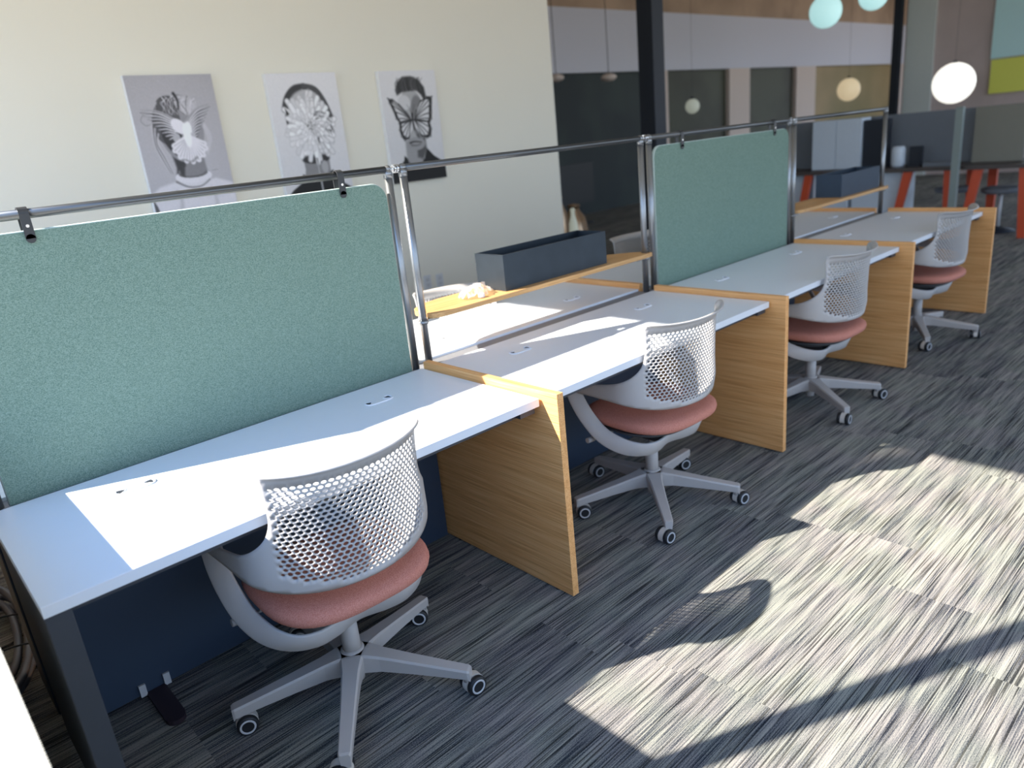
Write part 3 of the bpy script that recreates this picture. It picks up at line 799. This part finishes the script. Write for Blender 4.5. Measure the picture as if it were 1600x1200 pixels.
        put(pol([(0, 1), (.10, .94), (.26, .88), (.28, .815), (.34, .835), (.52, .85), (.68, .825), (.735, .80), (.75, .87), (.88, .93), (1, .98), (1, 1)], .015), .10)
        put(ell(.51, .36, .335, .39, 0, .03), .30); put(ell(.51, .39, .30, .39, 0, .03), .68)
        put(stroke([(.50, .105), (.36, .12), (.24, .19), (.175, .285)], .035, .03, .02), .22); put(stroke([(.51, .105), (.66, .13), (.76, .22), (.84, .36)], .035, .03, .02), .28)
        put(stroke([(.48, .13), (.34, .17), (.24, .25)], .008, .006, .015), .55); put(stroke([(.56, .13), (.68, .18), (.76, .28)], .008, .006, .015), .6)
        cx, cy = .51, .435
        for ring, (R_, wd) in enumerate(((.36, .055), (.31, .052), (.25, .046), (.19, .036), (.13, .026), (.08, .018))):
            n_ = 24-2*ring
            for q in range(n_):
                a = 2*PI*(q+.5*(ring % 2))/n_+rng.uniform(-.1, .1); rr = R_*rng.uniform(.88, 1.08)
                sy = .80 if math.sin(a) < 0 else .78
                p0 = (cx+math.cos(a)*rr*.35, cy+math.sin(a)*rr*.35*sy); p1 = (cx+math.cos(a)*rr, cy+math.sin(a)*rr*sy)
                mid = ((p0[0]+p1[0])/2+rng.uniform(-.02, .02), (p0[1]+p1[1])/2+rng.uniform(-.015, .015))
                dk = .50 if math.cos(a) > .2 else .66
                put(stroke([p0, mid, p1], wd*.75, wd*.42+.014, .014), dk, .55); put(stroke([p0, mid, p1], wd*.62, wd*.34+.009, .018), rng.uniform(.78, .92))
                put(stroke([p0, mid], .004, .002, .008), .42, .8)
        for q in range(40):
            a = rng.uniform(0, 2*PI); r_ = rng.uniform(0, .07); put(stroke([(cx+math.cos(a)*r_, cy+math.sin(a)*r_*.7), (cx+math.cos(a)*(r_+.02), cy+math.sin(a)*(r_+.02)*.7)], .005, .003, .006), rng.choice([.2, .35, .85]), .8)
        for q in range(14):
            a = rng.uniform(-1.2, 1.0); r_ = rng.uniform(.12, .30); put(stroke([(cx+math.cos(a)*r_, cy+math.sin(a)*r_*.75), (cx+math.cos(a+.2)*(r_+.05), cy+math.sin(a+.2)*(r_+.05)*.75)], .010, .003, .010), .25, .6)
        put(pol([(.19, .27), (.24, .32), (.20, .335)], .01), .15)
        put(stroke([(.525, .70), (.53, .85), (.535, 1)], .014, .013, .008), .52); put(stroke([(.520, .70), (.525, .85), (.53, 1)], .004, .004, .006), .72)
        tint = np.array([1.0, 1.0, 1.04])
    else:
        img[:] = .76+.05*(1-V)
        put(pol([(0, 1), (.01, .86), (.16, .845), (.24, .80), (.26, .755), (.34, .80), (.62, .80), (.68, .70), (.80, .78), (.93, .83), (1, .87), (1, 1)], .012), .09)
        put(pol([(.31, .62), (.66, .60), (.67, .72), (.58, .83), (.44, .86), (.32, .82), (.30, .76)], .03), .56)
        put(pol([(.52, .62), (.68, .60), (.68, .72), (.60, .80), (.50, .78)], .04), .30)
        put(ell(.50, .40, .235, .36, 0, .03), .62); put(ell(.60, .42, .13, .30, 0, .08), .45); put(ell(.38, .28, .11, .10, 0, .08), .74)
        put(pol([(.27, .215), (.25, .17), (.30, .10), (.40, .055), (.55, .05), (.68, .08), (.77, .15), (.79, .25), (.75, .28), (.70, .22), (.62, .175), (.48, .18), (.36, .19)], .03), .20)
        for q in range(30):
            a = rng.uniform(.28, .74); put(stroke([(a, .18), (a-.02, .11), (a+rng.uniform(-.05, .08), .055+.25*(a-.5)**2)], .006, .003, .01), rng.choice([.12, .38, .3]), .6)
        put(ell(.50, .655, .17, .09, 0, .05), .55)
        put(stroke([(.39, .645), (.47, .635), (.60, .645)], .012, .006, .012), .15); put(stroke([(.41, .665), (.50, .672), (.58, .662)], .010, .006, .02), .34)
        put(stroke([(.55, .58), (.57, .60)], .02, .01, .03), .3)
        wl = [(.47, .44), (.38, .36), (.28, .29), (.18, .245), (.10, .235), (.12, .28), (.17, .35), (.20, .42), (.25, .455), (.23, .52), (.25, .58), (.30, .62), (.38, .605), (.45, .54)]
        wr = [(.52, .44), (.58, .35), (.68, .27), (.80, .235), (.90, .235), (.88, .30), (.86, .38), (.845, .44), (.80, .47), (.82, .53), (.79, .60), (.71, .615), (.62, .59), (.54, .52)]
        for wpts, cx in ((wl, .47), (wr, .52)):
            put(pol(wpts, .012), .14)
            inner = [(cx+(x-cx)*.87+(.012 if cx < .5 else -.012), .43+(y-.43)*.86) for x, y in wpts]
            put(pol(inner, .010), .78)
            for (x, y) in wpts[1:-1]: put(stroke([(cx, .44), ((cx+x)/2, (.44+y)/2-.01), (x, y)], .005, .009, .008), .20, .9)
            for (x, y) in wpts[3:-2]: put(ell(x*.94+cx*.06, y*.97+.43*.03, .014, .012, 0, .04), .62, .5)
            put(stroke([(cx, .44), (.33 if cx < .5 else .68, .455), (.24 if cx < .5 else .81, .462)], .012, .010, .010), .14)
        put(stroke([(.495, .385), (.492, .45), (.50, .53)], .016, .008, .012), .10)
        put(stroke([(.49, .40), (.46, .34), (.42, .30)], .003, .002), .15, .8); put(stroke([(.50, .40), (.53, .34), (.56, .30)], .003, .002), .15, .8)
        tint = np.array([1.0, 1.0, 1.03])
    img = np.clip(img+rng.normal(0, .012, img.shape), 0, 1)
    lin_ = np.where(img <= .04045, img/12.92, ((img+.055)/1.055)**2.4)
    rgb = np.clip(1.22*lin_[..., None]*tint*np.array([1, .97, .95]), 0, .92)
    return rgb
m, t, b = newmat('printed_canvas'); ca_ = t.nodes.new('ShaderNodeVertexColor'); ca_.layer_name = 'print'
t.links.new(ca_.outputs[0], b.inputs['Base Color']); b.inputs['Roughness'].default_value = .7; M['print'] = m
def picture(kind, x0, x1, z0, z1, label):
    rgb = paint(kind); NY, NX, _ = rgb.shape
    e_ = empty('canvas_picture', ((x0+x1)/2, 3.36, (z0+z1)/2)); prop(e_, label, 'picture')
    W2, H2 = (x1-x0)/2, (z1-z0)/2
    gx, gz = np.meshgrid(np.linspace(-W2, W2, NX), np.linspace(H2, -H2, NY))
    co = np.stack([gx, np.zeros_like(gx), gz], -1).reshape(-1, 3)
    me = bpy.data.meshes.new('print_face')
    idx = np.arange(NX*NY).reshape(NY, NX)
    q = np.stack([idx[:-1, :-1], idx[1:, :-1], idx[1:, 1:], idx[:-1, 1:]], -1).reshape(-1, 4)
    me.from_pydata(co.tolist(), [], q.tolist()); me.update()
    at = me.color_attributes.new('print', 'FLOAT_COLOR', 'POINT')
    at.data.foreach_set('color', np.concatenate([rgb.reshape(-1, 3), np.ones((NX*NY, 1))], 1).astype(np.float32).ravel())
    me.materials.append(M['print'])
    o = bpy.data.objects.new('print_face', me); C.objects.link(o); o.parent = e_; o.location = (0, -.0006, 0)
    bm = bmesh.new(); bx(bm, -W2, W2, 0, .039, -H2, H2); obj('stretched_canvas', bm, M['canvas_edge'], e_)
picture(1, .012, .533, 1.262, 2.070, 'canvas portrait with a white dove covering the face, leftmost on the wall')
picture(2, .890, 1.417, 1.262, 2.064, 'canvas portrait with a large pale flower covering the face, middle picture')
picture(3, 1.774, 2.294, 1.262, 2.066, 'canvas portrait with a butterfly over the eyes, rightmost picture')
# wall sockets low on the wall
for x, z, lb in ((1.99, .455, 'small pale wall socket plate, the left one of the pair low on the wall'), (2.115, .445, 'pale wall socket plate right of the other, low on the wall')):
    e_ = empty('wall_socket', (x, 3.4, z)); prop(e_, lb, 'socket')
    bm = bmesh.new(); bx(bm, -.036, .036, -.006, 0, -.058, .058); obj('cover_plate', bm, M['plate'], e_, bevel=.002)
    for s_ in (-1, 1):
        bm = bmesh.new(); bx(bm, -.017, .017, -.0075, -.006, s_*.022-.014, s_*.022+.014); obj('outlet', bm, M['ring'], e_)

# ------------------------------------------------------------------ coiled conduit on the floor at the left
def coil():
    pts = []; turns = 3.3; n = 330
    for i in range(n):
        t_ = i/n; a = 2*PI*turns*t_+.6
        ra, rb = .080+.022*math.sin(9*t_), .33+.05*math.cos(7*t_)
        pts.append(Vector((-1.462-.03*t_+ra*math.cos(a)+.10*(rb*math.sin(a)), 1.30+rb*math.sin(a), .022+.06*t_+.012*math.sin(a*1.3))))
    bm = bmesh.new()
    dense = catmull(pts, 3)
    tube(bm, dense, lambda i: .0135 if i % 2 else .0105, 10)
    o = obj('conduit_coil', bm, M['conduit']); prop(o, 'coil of ribbed grey conduit on the carpet left of the nearest desk', 'cable')
    for yy in (1.12, 1.36):
        bm = bmesh.new(); pt = [Vector((-1.475+.115*math.cos(a), yy+.01*math.sin(a), .055+.052*math.sin(a))) for a in [2*PI*k/24 for k in range(24)]]
        tube(bm, pt, .003, 6, closed=True); obj('cable_tie', bm, M['tyre'], o)
coil()

# ------------------------------------------------------------------ far workstations
def far_leg(parent, y0, y1, ztop, x=0):
    bm = bmesh.new()
    A = [bm.verts.new((x+dx, y0+dy, 0)) for dx, dy in ((-.03, -.035), (.03, -.035), (.03, .035), (-.03, .035))]
    B = [bm.verts.new((x+dx, y1+dy, ztop)) for dx, dy in ((-.03, -.045), (.03, -.045), (.03, .045), (-.03, .045))]
    bm.faces.new(A[::-1]); bm.faces.new(B)
    for i in range(4): bm.faces.new((A[i], A[(i+1) % 4], B[(i+1) % 4], B[i]))
    obj('leg', bm, M['orange'], parent)
def far_table(y0, y1, label, legs):
    e_ = empty('far_table', (7.95, (y0+y1)/2, 0)); prop(e_, label, 'table')
    c_ = e_.location.y
    box('table_top', -.4, .4, y0-c_, y1-c_, .715, .755, M['darktop'], e_)
    for (x, a, b_) in legs: far_leg(e_, a-c_, b_-c_, .714, x)
far_table(1.22, 3.6, 'dark topped far table with orange legs, left of the pale green post', [(-.34, 1.32, 1.34), (-.34, 1.90, 1.76), (-.34, 3.05, 2.92), (.34, 1.3, 1.32), (.34, 3.4, 3.4)])
far_table(-1.2, 1.20, 'dark topped far table with orange legs, right of the pale green post', [(-.34, 1.17, 1.06), (-.34, .60, .64), (.34, 1.1, 1.1), (.34, -1.0, -1.0), (-.34, -1.0, -1.0)])
def far_box(name, x0, x1, y0, y1, z0, z1, m, label, cat, seam=None):
    e_ = empty(name, ((x0+x1)/2, (y0+y1)/2, z0)); prop(e_, label, cat); off = tuple(e_.location)
    box('body', x0, x1, y0, y1, z0, z1, m, e_, .004, off)
    return e_
o = box('desk_screen', -.02, .02, -1.19, 1.19, 0, .575, M['greyfelt'], None, .004); o.location = (8.1, 2.43, .756); prop(o, 'grey felt desk screen on the far table, left of the pale green post', 'screen')
o = box('desk_screen', -.02, .02, -.24, .24, 0, .58, M['taupe'], None, .004); o.location = (7.98, 1.0, .756); prop(o, 'taupe felt desk screen on the far table, right of the pale green post', 'screen')
o = box('desk_screen', -.02, .02, -.75, .75, 0, .57, M['greyfelt'], None, .004); o.location = (8.12, .0, .756); prop(o, 'grey felt desk screen on the far table at the right edge of the photo', 'screen')
o = box('support_post', -.03, .03, -.035, .035, 0, 1.36, M['sage']); o.location = (7.42, 1.225, 0); prop(o, 'pale green-grey upright post between the two far tables', 'post')
e_ = far_box('wall_cabinet', 7.75, 8.0, 2.36, 2.95, .757, 1.33, M['cab'], 'tall white two-door cabinet standing on the far table', 'cabinet')
for ya, yb in ((2.362, 2.650), (2.660, 2.948)):
    box('door', 7.735, 7.749, ya, yb, .762, 1.325, M['cab'], e_, .002, tuple(e_.location))
far_box('display_monitor', 7.78, 7.86, 2.06, 2.35, .757, 1.30, M['black'], 'black upright monitor beside the tall white cabinet', 'monitor')
for y0, y1, lb in ((1.86, 2.42, 'white drawer pedestal under the far table, below the black monitor'), (2.46, 2.90, 'white drawer pedestal under the far table, behind the blue-black planter'), (2.98, 3.52, 'white drawer pedestal under the far table, left of the blue-black planter')):
    e_ = far_box('drawer_pedestal', 7.69, 8.12, y0, y1, .0, .712, M['cab'], lb, 'pedestal')
    for za, zb in ((.03, .25), (.26, .48), (.49, .705)):
        box('drawer', 7.676, 7.689, y0+.006, y1-.006, za, zb, M['cab'], e_, .002, tuple(e_.location))
bm = bmesh.new(); lathe(bm, [(.06, 0), (.075, .03), (.075, .20), (.06, .23)], 20); o = obj('white_canister', bm, M['cab']); o.location = (7.75, 1.93, .756); prop(o, 'white canister on the far table, right of the black monitor', 'canister')
e_ = empty('desk_phone', (7.75, 1.74, .756)); prop(e_, 'black desk phone on the far table beside the white canister', 'phone')
bm = bmesh.new(); bx(bm, -.08, .08, -.07, .07, 0, .03); obj('phone_body', bm, M['black'], e_)
bm = bmesh.new(); prism(bm, [(-.01, -.07), (.02, -.07), (.02, .07), (-.01, .07)], .03, .22); obj('phone_display', bm, M['black'], e_)
o = box('paper_stack', -.10, .10, -.15, .15, 0, .04, M['greyfelt']); o.location = (7.72, 1.47, .756); prop(o, 'pale grey stack of papers on the far table', 'paper')
for x, y, lb in ((8.0, .93, 'low stool with pale grey seat under the far table, right of the pale green post'), (8.15, 1.45, 'low stool with pale grey seat under the far table, left of the pale green post')):
    e_ = empty('far_stool', (x, y, 0)); prop(e_, lb, 'stool')
    bm = bmesh.new(); lathe(bm, [(.16, .42), (.19, .435), (.19, .47), (.16, .485)], 24); obj('seat', bm, M['greyfelt'], e_)
    bm = bmesh.new(); cyl(bm, (0, 0, .05), (0, 0, .42), .02); obj('pole', bm, M['ring'], e_)
    bm = bmesh.new(); lathe(bm, [(.17, 0), (.17, .02), (.05, .05), (.02, .06)], 24); obj('foot', bm, M['black'], e_)

# lobby things seen past the end of the wall
def lantern(x, y, r, h, m, label):
    e_ = empty('brass_vessel', (x, y, .0)); prop(e_, label, 'vessel')
    bm = bmesh.new(); lathe(bm, [(r*.7, 0), (r, h*.12), (r*1.05, h*.55), (r*.85, h*.8), (r*.45, h*.93), (r*.42, h)], 28); obj('body', bm, m, e_)
    bm = bmesh.new(); lathe(bm, [(r*.5, h+.001), (r*.5, h+.02), (r*.1, h+.035)], 20); obj('lid', bm, m, e_)
lantern(4.74, 4.50, .11, .80, M['brass'], 'tall brass vessel on the floor just past the end of the picture wall')
lantern(5.13, 4.62, .155, .66, M['brass'], 'wide brass vessel on the floor, right of the taller brass one')
lantern(4.60, 4.15, .055, .68, M['globe_dim'], 'slim white vessel with an added faint glow, in front of the two brass ones')  # no lamp: the vessel's brightness is put in as faint emission
e_ = empty('lobby_display', (7.95, 7.2, 0)); prop(e_, 'large black display screen standing in the dark lobby', 'display')
bm = bmesh.new(); bx(bm, -.48, .48, -.04, .04, .35, 1.0); obj('display_panel', bm, M['tyre'], e_)
bm = bmesh.new(); bx(bm, -.3, .3, -.15, .15, 0, .03); bx(bm, -.04, .04, -.03, .03, .03, .35); obj('stand', bm, M['tyre'], e_)

def pendant(x, y, z, r, m, label):
    e_ = empty('globe_pendant', (x, y, z)); prop(e_, label, 'pendant lamp')
    bm = bmesh.new(); sph(bm, (0, 0, 0), r, 24); obj('globe', bm, M[m], e_)
    bm = bmesh.new(); cyl(bm, (0, 0, r*.97), (0, 0, r+.03), .03, n=12); obj('cap', bm, M['black'], e_)
    bm = bmesh.new(); cyl(bm, (0, 0, r+.03), (0, 0, 4.499-z), .002, n=6); obj('cord', bm, M['black'], e_)
for loc, r_, mm, lb in (((12.632, 2.968, 1.652), 0.314, 'globe', 'large white glowing globe put in for a bright reflection, lowest at the far right'),  # bright reflection put in as a glowing globe, no lamp hangs here
    ((11.983, 4.842, 3.024), 0.262, 'globe_cyan', 'pale cyan globe lamp near the top, left of the other cyan one'),
    ((12.999, 4.475, 3.252), 0.246, 'globe_cyan', 'pale cyan globe lamp at the top edge, beside the thin black column'),
    ((14.571, 5.527, 1.776), 0.222, 'globe_warm', 'dim warm globe lamp before the tan windows'),
    ((9.42, 5.805, 1.714), 0.115, 'globe_dim', 'small dim globe lamp in front of the olive window'),
    ):
    pendant(loc[0], loc[1], loc[2], r_, mm, lb)
for loc, lb in (((8.557, 6.815, 2.293), 'flat oval downlight in the dark opening nearer the thick black column'),
    ((7.93, 7.397, 2.367), 'flat oval downlight in the dark opening beside the picture wall'),
    ):
    e_ = empty('disc_downlight', loc); prop(e_, lb, 'downlight')
    bm = bmesh.new(); sph(bm, (0, 0, 0), .13, 20, (1, 1, .5)); obj('lens', bm, M['pillar'], e_)
    bm = bmesh.new(); cyl(bm, (0, 0, .06), (0, 0, 4.499-loc[2]), .006, n=6); obj('cord', bm, M['black'], e_)
